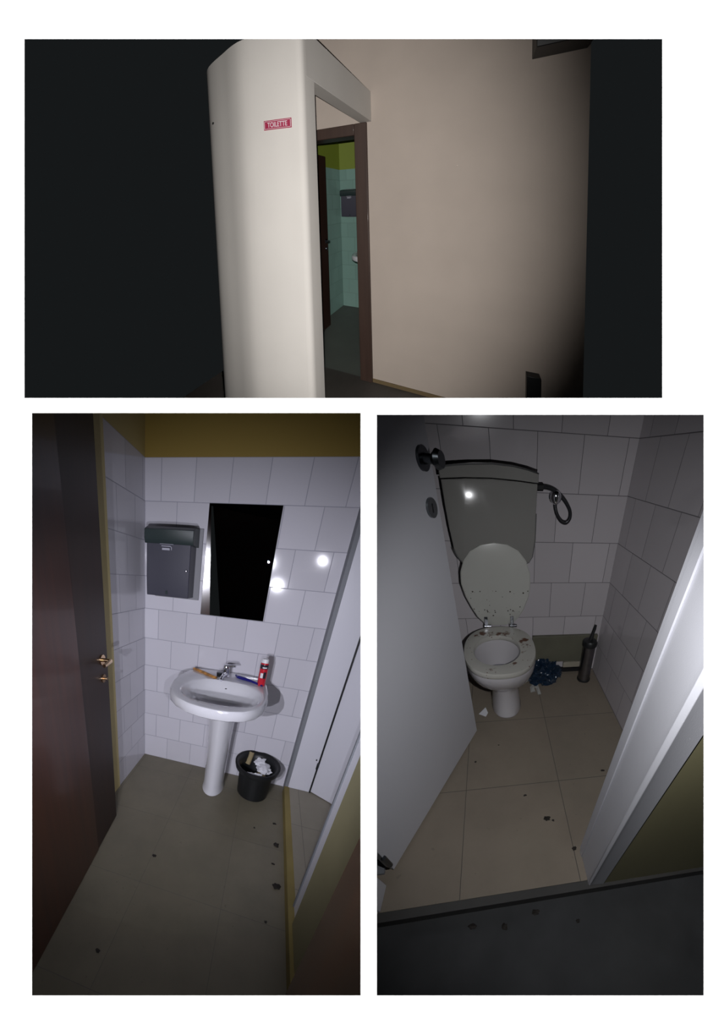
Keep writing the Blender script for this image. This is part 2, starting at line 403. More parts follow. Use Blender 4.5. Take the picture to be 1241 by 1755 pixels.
def towel_dispenser(room, ox, oy, label):
    P = lambda x, y, z: (x + ox, y + oy, z)
    t = thing('towel_dispenser', label, 'dispenser', room, P(.2, -.0, 1.297))
    mb = MB().prism([P(.067, 0, 1.297), P(.067, -.118, 1.297), P(.067, -.124, 1.40), P(.067, -.122, 1.598), P(.067, 0, 1.598)], (.268, 0, 0))
    body = build('body', room, mb, m_dgrey, t, bevel=.004)
    # hood: slightly bowed front, roof rising to the wall
    rs = []
    for i in range(13):
        s = i / 12; x = .058 + .292 * s; b = .010 * math.sin(math.pi * s)
        rs.append([P(x, 0, 1.576), P(x, -.128 - b * .5, 1.576), P(x, -.138 - b * .6, 1.600), P(x, -.136 - b, 1.645), P(x, -.10 - b, 1.662), P(x, 0, 1.672)])
    build('hood', room, MB().rings(rs), m_lid, t, bevel=.002)
    e = MB()
    e.box(P(.150, -.128, 1.574), P(.232, -.1225, 1.580))
    e.box(P(.160, -.128, 1.563), P(.216, -.1225, 1.5675))
    e.tube([P(.214, -.1255, 1.566), P(.221, -.1255, 1.560), P(.221, -.1255, 1.546)], .0028, 8)
    e.box(P(.164, -.127, 1.545), P(.210, -.1225, 1.556))
    build('emblem', room, e, mat('silver print', (.45, .45, .52), .3), t, bevel=.001)
    k = MB().lathe(P(.318, -.128, 1.445), [(.005, -.006), (.0062, -.003), (.0062, .003), (.005, .006)], 12)
    build('lock', room, k, m_chrome, t)
    b = MB().prism([P(.190, -.1195, 1.310), P(.205, -.1195, 1.310), P(.203, -.1215, 1.330), P(.192, -.1215, 1.330)], (0, -.0035, 0))
    build('level_window', room, b, m_lid, t)
    bp = MB().box(P(.075, -.008, 1.285), P(.372, 0, 1.675))  # thin grey sheet behind the body, reaching past it on the right
    build('grey_margin', room, bp, mat('grey margin', (.24, .24, .26), .6), t, bevel=.003)
    return t

def washbasin(room, ox, oy, label):
    P = lambda x, y, z: (x + ox, y + oy, z)
    t = thing('washbasin', label, 'sink', room, P(.645, -.17, 0))
    # outline of the rim, clockwise from the back left
    out = [(.42, -.03), (.372, -.10), (.343, -.22), (.338, -.33), (.352, -.43), (.385, -.51), (.44, -.575), (.51, -.617), (.58, -.637), (.655, -.643), (.73, -.634),
           (.80, -.606), (.855, -.555), (.89, -.48), (.905, -.39), (.906, -.29), (.896, -.17), (.875, -.08), (.845, -.03), (.75, -.012), (.63, -.008), (.51, -.012)]
    inn = []
    n = len(out)
    cx, cy, a, b = .642, -.385, .222, .178
    # inner opening: parameter matched to the outline so the rim quads stay even
    for (x, y) in out:
        th = math.atan2((y - cy) / b, (x - cx) / a); c, s = math.cos(th), math.sin(th)
        k = (abs(c) ** 2.5 + abs(s) ** 2.5) ** (-1 / 2.5); inn.append((cx + a * k * c, cy + b * k * s))
    def ring(src, z, k=1, c=(.642, -.33)): return [P(c[0] + (x - c[0]) * k, c[1] + (y - c[1]) * k, z) for x, y in src]
    ped = [(.645 + .098 * math.cos(t_), -.17 + .14 * math.sin(t_)) for t_ in [math.atan2((y + .33) / .33, (x - .642) / .28) for x, y in out]]
    def mixr(s, z): return [P(x * (1 - s) + p[0] * s, y * (1 - s) + p[1] * s, z) for (x, y), p in zip(out, ped)]
    rs = [mixr(.95, .655), mixr(.78, .69), mixr(.50, .728), mixr(.22, .765), mixr(.06, .787), ring(out, .80, .992), ring(out, .815, 1.0), ring(out, .838, .994), ring(out, .850, .975), ring(out, .853, .95)]
    ic = (cx, cy)
    rs += [[P(x * .45 + u * .55, y * .45 + v * .55, .8515) for (x, y), (u, v) in zip(out, inn)],
           ring(inn, .850, 1.04, ic), ring(inn, .843, 1.0, ic), ring(inn, .815, .93, ic), ring(inn, .775, .80, ic), ring(inn, .742, .58, ic), ring(inn, .728, .30, ic), ring(inn, .724, .08, ic)]
    basin = build('basin', room, MB().rings(rs), m_ceramic, t)
    bs = sub(basin, t)
    build('drain', room, MB().lathe(P(cx, cy, .7235), [(.022, 0), (.024, .003), (.018, .004), (.006, .002)], 16), m_chrome, bs)
    build('overflow_hole', room, MB().lathe(P(.648, -.222, .807), [(.006, -.006), (.008, .0), (.005, .003)], 12, sy=.6), m_chrome, bs)
    pr_ = [(.083, 0), (.080, .02), (.076, .06), (.077, .25), (.083, .45), (.090, .60), (.098, .68)]
    build('pedestal', room, MB().lathe(P(.645, -.17, 0), pr_, 28, sx=.97, sy=1.55), m_ceramic, t)
    # mixer tap
    m = MB()
    m.lathe(P(.622, -.125, .850), [(.026, 0), (.026, .008), (.020, .014), (.019, .05), (.021, .056)], 18)
    m.tube([P(.622, -.13, .872), P(.616, -.17, .872), P(.611, -.205, .866), P(.609, -.22, .855)], [.016, .014, .012, .011], 12)
    tap = build('tap', room, m, m_chrome, t)
    l = MB()
    l.lathe(P(.622, -.125, .905), [(.021, 0), (.022, .015), (.017, .026), (.006, .030)], 16)
    l.tube([P(.630, -.13, .926), P(.655, -.145, .934), P(.682, -.158, .938)], [.011, .009, .006], 10)
    build('lever', room, l, m_chrome, sub(tap, t))
    return t

# ================================================================== lower left room: the washroom
struct('floor', 'L', slab((-.25, -1.75, 0), (1, 0, 0), (0, 1, 0), 1.46, 1.75, (0, 0, -.05)), m_floor_l)
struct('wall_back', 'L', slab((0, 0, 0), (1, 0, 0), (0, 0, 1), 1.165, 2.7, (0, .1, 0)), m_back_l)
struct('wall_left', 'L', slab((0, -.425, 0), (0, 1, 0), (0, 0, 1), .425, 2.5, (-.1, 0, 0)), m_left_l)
struct('wall_left', 'L', MB().box((-.1, -1.6, 0), (.002, -.425, 2.3)), mat('cream plaster paint', (.60, .50, .24), .7, vary=.06))
# raised stall behind the white partition
struct('floor', 'L', slab((1.172, -1.60, .06), (1, 0, 0), (0, 1, 0), 1.4, 1.6, (0, 0, -.05)), m_floor_stall)
struct('trim_1', 'L', MB().box((1.160, -1.60, 0), (1.196, -.072, .063)), mat('ochre kerb paint', (.26, .20, .06), .6, vary=.2))
struct('trim_2', 'L', MB().box((1.165, -.072, .0), (1.19, .0, 2.3)), m_grey)
struct('trim_3', 'L', MB().box((1.188, -.074, .06), (1.338, .02, 2.3)), m_white, bevel=.003)
sd = struct('door_2', 'L', MB().box((0, 0, .012), (.62, .036, 2.1), rot=R(-31), org=(1.342, -.07, .055)), m_white, bevel=.002)
sdp = {'_o': sd, '_M': sd.matrix_world.copy()}
build('hinge', 'L', MB().lathe((1.336, -.078, .27), [(.006, 0), (.008, .004), (.008, .05), (.006, .054)], 10), m_darkmetal, sdp)
build('screw', 'L', MB().lathe((1.318, -.0765, .34), [(.004, 0), (.005, .003), (.005, .007), (.004, .010)], 8), m_darkmetal, sdp)
struct('wall_back', 'L', slab((1.338, .02, 0), (1, 0, 0), (0, 0, 1), 1.3, 2.5, (0, .1, 0)), m_white)
struct('trim_4', 'L', MB().box((1.188, -1.008, .06), (1.30, -.930, 2.1)), m_white, bevel=.004)
struct('wall_right', 'L', MB().box((1.176, -1.262, .0), (1.28, -1.008, 2.1)), m_olive := mat('olive cream wall paint', (.27, .245, .135), .6, vary=.08))
struct('trim_5', 'L', MB().box((1.135, -1.70, .0), (1.28, -1.262, 2.1)), wood('red brown frame wood', (.13, .036, .012), (.24, .07, .02), .2, .8), bevel=.006)
struct('door_gap_shade', 'L', MB().box((1.334, -.080, .06), (1.343, -.070, 2.1)), m_black)  # black strip put in as the shade of the door gap
struct('jamb_gap_shade', 'L', MB().box((1.183, -.932, .06), (1.192, -.922, 2.1)), m_grey)  # grey strip standing in for a shaded gap line at the jamb

# entrance door standing open on the left
ang = math.atan2(-.77, .085)
def dleaf(x0, x1, y0, y1, z0, z1, m, name, parent=None, bev=.003):
    mb = MB().box((x0, y0, z0), (x1, y1, z1), rot=ang, org=(.122, -.685, 0))
    return build(name, 'L', mb, m, parent, bevel=bev)
d1 = dleaf(0, .80, -.04, 0, .012, 2.05, m_door2, 'door_1'); d1['kind'] = 'structure'
dp = {'_o': d1, '_M': d1.matrix_world.copy()}
dleaf(.245, .80, -.002, .0035, .012, 2.03, m_door, 'veneer_panel', dp, .001)
def dpt(s, t, z):   # s along the leaf from its free edge, t out of its room face
    return (.122 + s * math.cos(ang) - t * math.sin(ang), -.685 + s * math.sin(ang) + t * math.cos(ang), z)
h = MB(); h.tube([dpt(.055, 0, 1.045), dpt(.055, .006, 1.045)], .024, 18); h.tube([dpt(.055, .004, 1.045), dpt(.055, .045, 1.045)], .009, 12)
h.tube([dpt(.058, .043, 1.045), dpt(.09, .048, 1.046), dpt(.135, .05, 1.045)], [.010, .009, .008], 12)
hn = build('handle', 'L', h, m_brass, dp)
h = MB(); h.tube([dpt(.055, -.04, 1.045), dpt(.055, -.046, 1.045)], .024, 18); h.tube([dpt(.055, -.045, 1.045), dpt(.055, -.085, 1.045)], .009, 12)
h.tube([dpt(.052, -.083, 1.045), dpt(.09, -.088, 1.046), dpt(.145, -.09, 1.045)], [.010, .009, .008], 12)
build('handle', 'L', h, m_brass, dp)
k = MB(); k.tube([dpt(.055, 0, .955), dpt(.055, .006, .955)], .020, 16); k.tube([dpt(.055, .005, .955), dpt(.055, .022, .955)], .007, 8)
build('keyhole_rosette', 'L', k, m_brass, dp)

towel_dispenser('L', 0, 0, 'dark grey wall towel dispenser beside the mirror above the washbasin')
washbasin('L', 0, 0, 'white pedestal washbasin with chrome mixer tap below the mirror')

# mirror
t = thing('mirror', 'frameless rectangular mirror on white tiles above the washbasin', 'mirror', 'L', (.594, 0, 1.205))
build('glass', 'L', MB().box((.394, -.009, 1.205), (.792, -.004, 1.796)), mat('mirror silver', (.80, .80, .80), 0.0, metal=1), t)
build('backing', 'L', MB().box((.392, -.0045, 1.203), (.794, 0, 1.798)), m_black, t)

# things on the basin
c = (.853, -.178, .8525)
t = thing('shaving_foam_can', 'red spray can with white cap standing on the washbasin', 'can', 'L', c)
build('can', 'L', MB().lathe(c, [(.0225, 0), (.0245, .003), (.0245, .135), (.021, .142)], 24), m_red, t)
build('cap', 'L', MB().lathe((c[0], c[1], c[2] + .141), [(.0205, 0), (.0205, .018), (.017, .024)], 20), m_can_white, t)
build('black_band', 'L', MB().lathe((c[0], c[1], c[2] + .108), [(.0248, 0), (.0248, .026)], 24), m_can_black, t)
def patch(c, r, a0, a1, z0, z1, th=.0006, n=8):
    rs = []
    for i in range(n + 1):
        a = a0 + (a1 - a0) * i / n; ca, sa = math.cos(a), math.sin(a)
        rs.append([(c[0] + r * ca, c[1] + r * sa, c[2] + z0), (c[0] + (r + th) * ca, c[1] + (r + th) * sa, c[2] + z0), (c[0] + (r + th) * ca, c[1] + (r + th) * sa, c[2] + z1), (c[0] + r * ca, c[1] + r * sa, c[2] + z1)])
    return MB().rings(rs)
build('white_print', 'L', patch(c, .0245, R(-125), R(-88), .052, .082), m_can_white, t)
build('dark_print', 'L', patch(c, .0246, R(-86), R(-45), .050, .090), m_can_black, t)
build('white_print', 'L', patch(c, .0249, R(-110), R(-50), .113, .120), m_can_white, t)

t = thing('disposable_razor', 'blue plastic disposable razor lying beside the red can on the washbasin', 'razor', 'L', (.77, -.15, .853))
build('handle', 'L', MB().tube([(.705, -.118, .861), (.745, -.138, .862), (.80, -.165, .861), (.862, -.205, .858)], [.010, .011, .008, .005], 10), m_blue, t)
build('head', 'L', MB().box((-.006, -.02, 0), (.006, .02, .012), rot=R(25), org=(.695, -.108, .855)), m_blue, t, bevel=.002)
t = build('comb', 'L', MB().tube([(.395, -.075, .857), (.44, -.105, .858), (.50, -.150, .858), (.575, -.195, .858)], [.007, .010, .011, .008], 8), m_orange, base=(.48, -.13, .853))
tag(t, 'amber coloured comb-like stick lying left of the tap on the washbasin', 'comb')
t = build('soap_holder', 'L', MB().lathe((.585, -.135, .8525), [(.018, 0), (.020, .012), (.021, .024), (.015, .026)], 16), m_darkmetal, base=(.585, -.135, .8525))
tag(t, 'small dark metal pot on the washbasin just left of the tap', 'pot')

# bin with tissues
c = (.935, -.145, 0)
t = thing('waste_bin', 'round black plastic waste bin on the floor right of the pedestal', 'bin', 'L', c)
prof = [(.104, 0), (.110, .006), (.116, .12), (.122, .215), (.150, .222), (.156, .245), (.152, .262), (.139, .258), (.124, .235), (.116, .20), (.108, .10), (.100, .012)]
build('bucket', 'L', MB().lathe(c, prof, 36), m_black, t)
build('rim', 'L', MB().lathe((c[0], c[1], .252), [(.150, 0), (.158, .003), (.158, .011), (.150, .014), (.143, .010), (.143, .004)], 36, closed=True), m_blackm, t)
for i, (x, y, z, r, s, lab) in enumerate([(.955, -.085, .232, (.040, .032, .030), 1, 'crumpled white tissue at the back of the black bin'), (.990, -.135, .215, (.046, .05, .03), 2, 'largest crumpled white tissue heaped right in the black bin'),
                             (.925, -.225, .205, (.055, .018, .022), 3, 'thin white tissue edge along the front of the black bin')]):
    o = build('crumpled_tissue', 'L', MB().blob((x, y, z), r, 3, .38, 2.3, s), m_paper, base=(x, y, z)); tag(o, lab, 'tissue', 'tissues in the black bin')
o = build('cardboard_tube', 'L', MB().tube([(.868, -.060, .178), (.878, -.040, .225), (.885, -.022, .262)], .019, 14), m_brownp, base=(.875, -.05, .20))
tag(o, 'brown cardboard strip leaning against the inside of the black bin', 'cardboard')
o = build('crumpled_tissue', 'L', MB().blob((.968, -.205, .198), (.035, .03, .02), 3, .3, 2, 9), m_brownp, base=(.968, -.2, .2)); tag(o, 'yellowish crumpled tissue at the front right of the black bin', 'tissue', 'tissues in the black bin')

def crumbs(room, spots, z0, lab):
    for i, (x, y, r, l) in enumerate(spots):
        o = build('dirt_clump', room, MB().blob((x, y, z0 + r * .25), (r, r * (.6 + .3 * (i % 2)), r * .35), 2, .5, 2, i + 3, flat=z0), m_dirt, base=(x, y, z0))
        tag(o, l, 'dirt', lab)
crumbs('L', [(.455, -.857, .011, 'dark dirt clump alone in the middle of the washroom floor'), (1.115, -.561, .016, 'dark dirt clump by the ochre kerb, below the bin'),
             (1.10, -.692, .009, 'smallest dirt clump by the ochre kerb, between two larger ones'), (1.118, -.819, .018, 'largest round dirt clump by the ochre kerb'), (1.103, -.399, .011, 'dirt clump by the kerb nearest the black bin'),
             (1.07, -1.0, .006, 'small dirt speck on the floor joint near the kerb'), (.402, -1.321, .010, 'dirt clump near the front edge of the washroom floor'), (.979, -.476, .006, 'tiny dirt speck on the floor below the bin')], 0, 'dirt on the washroom floor')

# ================================================================== lower right room: the toilet stall
TR = dict(col=(.50, .47, .49), grout=(.16, .15, .16), size=(.2, .2))
m_back_r = tiles('white stall tiles', axes=('X', 'Z'), off=(.045, -.003), mortar=.0016, **TR)
m_right_r = tiles('white stall side tiles', axes=('Y', 'Z'), off=(.0, -.003), mortar=.0016, **TR)
struct('floor', 'R', slab((-1.3, -1.303, 0), (1, 0, 0), (0, 1, 0), 1.3, 1.303, (0, 0, -.06)), tiles('beige stall tiles', (.25, .21, .165), (.09, .08, .07), ('X', 'Y'), (.424, .424), (.001, .040), rough=.5, stagger=0, dirt=.35, mortar=.0016, vary=.04))
struct('wall_back', 'R', slab((-1.3, 0, 0), (1, 0, 0), (0, 0, 1), 1.3, 1.7, (0, .1, 0)), m_back_r)
struct('wall_right', 'R', slab((0, -1.30, 0), (0, 1, 0), (0, 0, 1), 1.30, 1.7, (.1, 0, 0)), m_right_r)
struct('wall_left', 'R', slab((-1.3, -1.30, 0), (0, 1, 0), (0, 0, 1), 1.30, 1.7, (-.1, 0, 0)), m_right_r)
struct('trim_6', 'R', MB().box((-1.4, -1.33, -.06), (.5, -1.3035, -.001)), mat('dark step riser', (.055, .053, .050), .7, vary=.2))
struct('floor', 'R', slab((-1.5, -2.0, -.06), (1, 0, 0), (0, 1, 0), 2.2, .70, (0, 0, -.05)), mat('dark outer floor', (.055, .056, .058), .36, vary=.15, vscale=9, bump=.1, bscale=40))
# right door post with its raised mouldings
j = MB(); j.prism([(-.400, -1.192, 0), (-.400, -1.302, 0), (-.402, -1.314, 0), (-.395, -1.322, 0), (-.385, -1.320, 0), (-.345, -1.322, 0), (-.345, -1.192, 0)], (0, 0, 2.0))
struct('trim_7', 'R', j, m_white_r, bevel=.002)
struct('trim_8', 'R', MB().box((-.404, -1.225, 0), (-.400, -1.206, 1.6)), m_white_r, bevel=.001)
struct('wall_and_page_front', 'R', MB().box((-.345, -1.319, -.06), (.5, -1.192, 2.0)), m_olive)
struct('trim_9', 'R', MB().box((-1.17, -1.302, 0), (-1.102, -1.225, 1.6)), m_white_r, bevel=.003)
struct('wall_left', 'R', MB().box((-1.3, -1.32, 0), (-1.17, -1.2, 1.7)), m_white_r)

# white stall door opened inwards
a0 = math.atan2(-.645, -.275)
def rpt(s, t, z): return (-.810 + s * math.cos(a0) - t * math.sin(a0), -.538 + s * math.sin(a0) + t * math.cos(a0), z)
def rbox(s0, s1, t0, t1, z0, z1): return MB().add([rpt(s, t, z) for z in (z0, z1) for s, t in ((s0, t0), (s1, t0), (s1, t1), (s0, t1))], [(0, 3, 2, 1), (4, 5, 6, 7), (0, 1, 5, 4), (1, 2, 6, 5), (2, 3, 7, 6), (3, 0, 4, 7)])
d3 = build('door_3', 'R', rbox(0, .70, -.036, 0, .012, 1.7), m_white_r, bevel=.002); d3['kind'] = 'structure'
dp = {'_o': d3, '_M': d3.matrix_world.copy()}
def rt(a, r, n=14): return MB().tube([rpt(*q) for q in a], r, n)
h = rt([(.045, 0, 1.108), (.045, .008, 1.108)], .026, 20); h.v += []; 
h2 = rt([(.045, .006, 1.108), (.045, .03, 1.108), (.046, .046, 1.108), (.046, .058, 1.108)], [.012, .010, .022, .018], 16); h.add(h2.v, h2.f)
hn = build('handle', 'R', h, m_darkmetal, dp)
h = rt([(.045, -.036, 1.108), (.045, -.044, 1.108)], .026, 20); h2 = rt([(.045, -.042, 1.108), (.045, -.065, 1.108), (.045, -.08, 1.108), (.045, -.09, 1.108)], [.012, .012, .022, .018], 16); h.add(h2.v, h2.f)
build('handle', 'R', h, m_darkmetal, dp)
h = rt([(.046, 0, 1.003), (.046, .007, 1.003)], .024, 20)
ks = build('keyhole_rosette', 'R', h, mat('grey satin metal', (.22, .24, .25), .3, metal=1), dp)
build('slot', 'R', rt([(.046, .0065, 1.012), (.046, .0078, 1.012)], .002, 8).add(*(lambda q: (q.v, q.f))(rbox(.0447, .0473, .0065, .0082, .992, 1.014))), m_black, sub(ks, dp))
build('hinge', 'R', rt([(.70, .004, .06), (.70, .004, .13)], .008, 10), m_darkmetal, dp)

# toilet
t = thing('toilet', 'white toilet bowl with raised lid and stained seat in the stall', 'toilet', 'R', (-.64, -.29, 0))
def egg(cx, cy, rx, ry, z, n=32, back=1.0, p=2.2, dy=0):
    r = []
    for i in range(n):
        a = 2 * math.pi * i / n; c, s = math.cos(a), math.sin(a)
        k = (abs(c) ** p + abs(s) ** p) ** (-1 / p)
        yy = ry * k * s * (back if s > 0 else 1)
        r.append((cx + rx * k * c, cy + yy, z))
    return r
B = [egg(-.640, -.315, .084, .135, 0), egg(-.640, -.315, .088, .140, .012), egg(-.640, -.31, .082, .13, .05), egg(-.640, -.30, .078, .125, .14), egg(-.642, -.30, .088, .135, .19), egg(-.648, -.315, .128, .175, .235),
     egg(-.652, -.335, .162, .210, .285), egg(-.655, -.345, .176, .232, .335), egg(-.656, -.35, .178, .238, .375), egg(-.656, -.35, .174, .233, .388)]
I = [egg(-.668, -.375, .125, .150, .388), egg(-.668, -.375, .118, .140, .37), egg(-.668, -.37, .105, .125, .32), egg(-.668, -.36, .085, .10, .26), egg(-.668, -.35, .055, .065, .21), egg(-.668, -.34, .04, .045, .17)]
bowl = build('bowl', 'R', MB().rings(B + I), m_ceramic_r := mat('greyish ceramic', (.52, .50, .52), .10, coat=.4), t)
build('water', 'R', MB().rings([egg(-.668, -.36, .083, .098, .245), egg(-.668, -.36, .084, .099, .252)]), mat('dull water', (.26, .26, .29), .08), sub(bowl, t))
SO = egg(-.657, -.362, .176, .238, 0, 40, back=.93, p=2.35); SI = egg(-.671, -.383, .113, .138, 0, 40, p=2.1)
def sr(src, z, k=1): return [(-.66 + (x + .66) * k, -.37 + (y + .37) * k, z) for x, y, _ in src]
seat = MB().rings([sr(SO, .392, .985), sr(SO, .398, 1.0), sr(SO, .412, 1.0), sr(SO, .419, .985), [((a[0] + b[0]) / 2, (a[1] + b[1]) / 2, .4215) for a, b in zip(SO, SI)], sr(SI, .417, 1.01), sr(SI, .409, .985), sr(SI, .396, .985), sr(SI, .391, 1.02)], closed=True)
m_seat = stained('stained seat plastic', (.48, .47, .43), (.105, .038, .014),
    [(-.745, -.222, .42, .045, .60), (-.775, -.245, .42, .03, .52), (-.66, -.226, .42, .035, .62), (-.62, -.228, .42, .045, .55), (-.70, -.225, .42, .04, .45),
     (-.527, -.305, .42, .036, .72), (-.545, -.315, .42, .03, .66), (-.53, -.36, .42, .04, .50), (-.545, -.42, .42, .035, .45), (-.595, -.513, .42, .020, .75), (-.70, -.555, .42, .04, .36)],
    (85, .30, .72), .32)
build('seat', 'R', seat, m_seat, t)
LO = [(-.678, .424), (-.728, .432), (-.765, .475), (-.790, .530), (-.812, .590), (-.824, .655), (-.818, .710), (-.797, .760), (-.762, .800), (-.712, .826), (-.655, .835), (-.595, .828), (-.545, .803), (-.508, .760), (-.488, .702), (-.485, .640), (-.492, .585), (-.515, .520), (-.545, .468), (-.580, .434), (-.625, .424)]
def lidring(y0, k): return [(-.655 + (x + .655) * k, y0 - .045 * (.63 + (z - .63) * k - .42) / .41, .63 + (z - .63) * k) for x, z in LO]
m_lidm = stained('spotted lid plastic', (.49, .49, .455), (.05, .045, .03), [(-.70, -.15, .58, .01, .4)], (75, .34, .55), .35, speck_z=.62)
lid = build('lid', 'R', MB().rings([lidring(-.122, .97), lidring(-.126, 1), lidring(-.136, 1), lidring(-.140, .975), lidring(-.1405, .5), lidring(-.1405, .04)]), m_lidm, t)
for x in (-.790, -.522):
    build('buffer', 'R', MB().tube([(x, -.155, .700), (x, -.168, .700)], .008, 12, up=(1, 0, 0)), mat('buffer plastic', (.40, .40, .36), .5), sub(lid, t))
for x in (-.722, -.582):
    q = MB().box((x - .009, -.150, .425), (x + .009, -.141, .478)); q.tube([(x, -.146, .41), (x, -.146, .432)], .008, 10); q.tube([(x - .012, -.148, .424), (x + .026, -.148, .424)], .008, 12)
    build('hinge', 'R', q, mat('worn chrome', (.30, .31, .34), .22, metal=1), t, bevel=.001)
# cistern
t = thing('cistern', 'wide greyish plastic cistern mounted on the tiles above the toilet', 'cistern', 'R', (-.65, 0, .74))
CO = [(-.841, 1.040), (-.841, .966), (-.838, .885), (-.832, .808), (-.820, .775), (-.800, .750), (-.771, .742), (-.657, .734), (-.533, .742), (-.496, .752), (-.478, .778), (-.468, .847), (-.466, .945), (-.463, 1.032), (-.463, 1.044), (-.55, 1.050), (-.645, 1.054), (-.75, 1.052), (-.841, 1.046)]
def cring(y, k): return [(-.652 + (x + .652) * k, y, .90 + (z - .90) * k) for x, z in CO]
m_cis = mat('greyish cistern plastic', (.255, .25, .235), .17, coat=.25)
build('tank', 'R', MB().rings([cring(0, .97), cring(-.15, .985), cring(-.162, 1.0), cring(-.170, .99), cring(-.174, .96)]), m_cis, t)
TO = [(-.843, 1.049), (-.75, 1.055), (-.645, 1.057), (-.55, 1.053), (-.461, 1.047), (-.461, 1.074), (-.504, 1.084), (-.56, 1.092), (-.638, 1.096), (-.725, 1.092), (-.784, 1.087), (-.843, 1.080)]
def tring(y, k): return [(-.652 + (x + .652) * k, y, 1.073 + (z - 1.073) * k) for x, z in TO]
build('cistern_lid', 'R', MB().rings([tring(0, .99), tring(-.165, .995), tring(-.175, 1.0), tring(-.178, .985)]), m_cis, t)
TT = [(x, z) for x, z in TO[5:]]
build('lid_edge', 'R', MB().rings([[(x, y, z) for x, z in TT] + [(x, y, z + .004) for x, z in reversed(TT)] for y in (-.002, -.181)]), m_black, t)
build('seam', 'R', MB().tube([(x, -.172, z) for x, z in CO[3:13]], .002, 8), mat('seam grey', (.12, .12, .115), .5), t)
# water hose with valve
t = thing('water_hose', 'looped black braided hose with chrome valve right of the cistern', 'hose', 'R', (-.37, 0, 1.0))
HP = [(-.450, -.07, 1.027), (-.413, -.06, 1.028), (-.373, -.055, 1.019), (-.340, -.05, .999), (-.313, -.05, .975), (-.291, -.05, .944), (-.288, -.05, .916), (-.304, -.05, .897), (-.330, -.05, .904), (-.352, -.05, .930), (-.362, -.045, .960), (-.363, -.04, .985)]
def smooth(P, n=4):
    out = []
    for i in range(len(P) - 1):
        p0, p1, p2, p3 = [Vector(P[max(0, min(len(P) - 1, j))]) for j in (i - 1, i, i + 1, i + 2)]
        for s in range(n):
            u = s / n; out.append(.5 * ((2 * p1) + (p2 - p0) * u + (2 * p0 - 5 * p1 + 4 * p2 - p3) * u * u + (3 * p1 - p0 - 3 * p2 + p3) * u ** 3))
    out.append(Vector(P[-1])); return out
build('hose', 'R', MB().tube(smooth(HP), .0085, 10, up=(0, 1, 0)), mat('black braid', (.03, .03, .034), .35, metal=.4), t)
build('fitting', 'R', MB().tube([(-.462, -.07, 1.027), (-.425, -.065, 1.028)], [.014, .014], 6, up=(0, 1, 0)), m_blackm, t)
v = MB(); v.tube([(-.362, 0, .992), (-.362, -.01, .992)], .026, 18); v.tube([(-.362, -.01, .992), (-.362, -.045, .992)], .014, 14)
v.blob((-.362, -.055, .992), (.025, .022, .027), 3, 0, 1)
build('valve', 'R', v, m_chrome, t)

# brush in its holder
t = thing('toilet_brush', 'steel toilet brush holder with black lid in the stall corner', 'toilet brush', 'R', (-.10, -.12, 0))
build('holder', 'R', MB().lathe((-.10, -.12, .012), [(.040, 0), (.040, .255)], 28), m_steel, t)
build('base', 'R', MB().lathe((-.10, -.12, 0), [(.043, 0), (.045, .004), (.045, .014), (.038, .020)], 28), m_black, t)
build('lid', 'R', MB().lathe((-.10, -.12, .262), [(.042, 0), (.046, .004), (.046, .030), (.040, .038), (.012, .044)], 28), m_black, t)
build('handle', 'R', MB().tube([(-.100, -.12, .300), (-.093, -.117, .325), (-.090, -.115, .345), (-.083, -.112, .372), (-.080, -.11, .395)], [.014, .013, .010, .010, .008], 12), m_black, t)

o = build('access_panel', 'R', MB().box((-.448, -.024, .088), (-.015, -.001, .283)), mat('olive green board', (.125, .122, .088), .55, vary=.15, vscale=6), base=(-.23, 0, .085), bevel=.003)
tag(o, 'olive green board leaning on the tiles behind the toilet brush', 'board')
struct('baseboard_back', 'R', MB().box((-.30, -.022, .0), (-.10, -.001, .0)[:2] + (.03,)), m_blackm)
o = build('skirting_tile', 'R', MB().box((-.228, -.026, .040), (-.110, -.002, .082)), mat('cream ceramic', (.36, .33, .26), .3), base=(-.17, 0, .04), bevel=.002)
tag(o, 'short cream skirting tile below the olive board', 'tile')

# blue bag
mbag = bpy.data.materials.new('blue film'); mbag.use_nodes = True
b = mbag.node_tree.nodes['Principled BSDF']; b.inputs['Base Color'].default_value = (.012, .030, .062, 1); b.inputs['Roughness'].default_value = .18; b.inputs['Transmission Weight'].default_value = .25; b.inputs['Coat Weight'].default_value = .6
bag = MB().blob((-.395, -.115, .035), (.085, .065, .05), 4, .35, 3.2, 4, flat=.001); bag.blob((-.315, -.075, .05), (.055, .05, .055), 4, .4, 3.6, 8, flat=.001); bag.blob((-.385, -.05, .065), (.06, .04, .055), 4, .4, 3.4, 12, flat=.001)
o = build('plastic_bag', 'R', bag, mbag, base=(-.38, -.11, 0)); tag(o, 'crumpled blue plastic bag on the floor right of the toilet', 'bag')
s = MB()
s.rings([[(-.478, -.175, .002), (-.455, -.160, .016), (-.452, -.225, .002), (-.480, -.235, .002)], [(-.476, -.177, .0035), (-.455, -.163, .019), (-.449, -.226, .004), (-.478, -.236, .0035)]])
s.rings([[(-.445, -.165, .002), (-.428, -.170, .020), (-.418, -.255, .002), (-.436, -.258, .002)], [(-.443, -.166, .004), (-.426, -.171, .023), (-.415, -.256, .004), (-.434, -.259, .004)]])
s.box((-.460, -.195, .010), (-.430, -.188, .014))
o = build('paper_scrap', 'R', s, mat('grimy paper', (.42, .42, .40), .8), base=(-.45, -.2, 0), smooth=False); tag(o, 'folded white paper scrap between the toilet foot and the blue bag', 'paper')
s = MB().rings([[(-.805, -.400, .002), (-.765, -.365, .020), (-.752, -.405, .010), (-.765, -.425, .002)], [(-.803, -.402, .004), (-.764, -.368, .024), (-.750, -.407, .013), (-.764, -.428, .004)]])
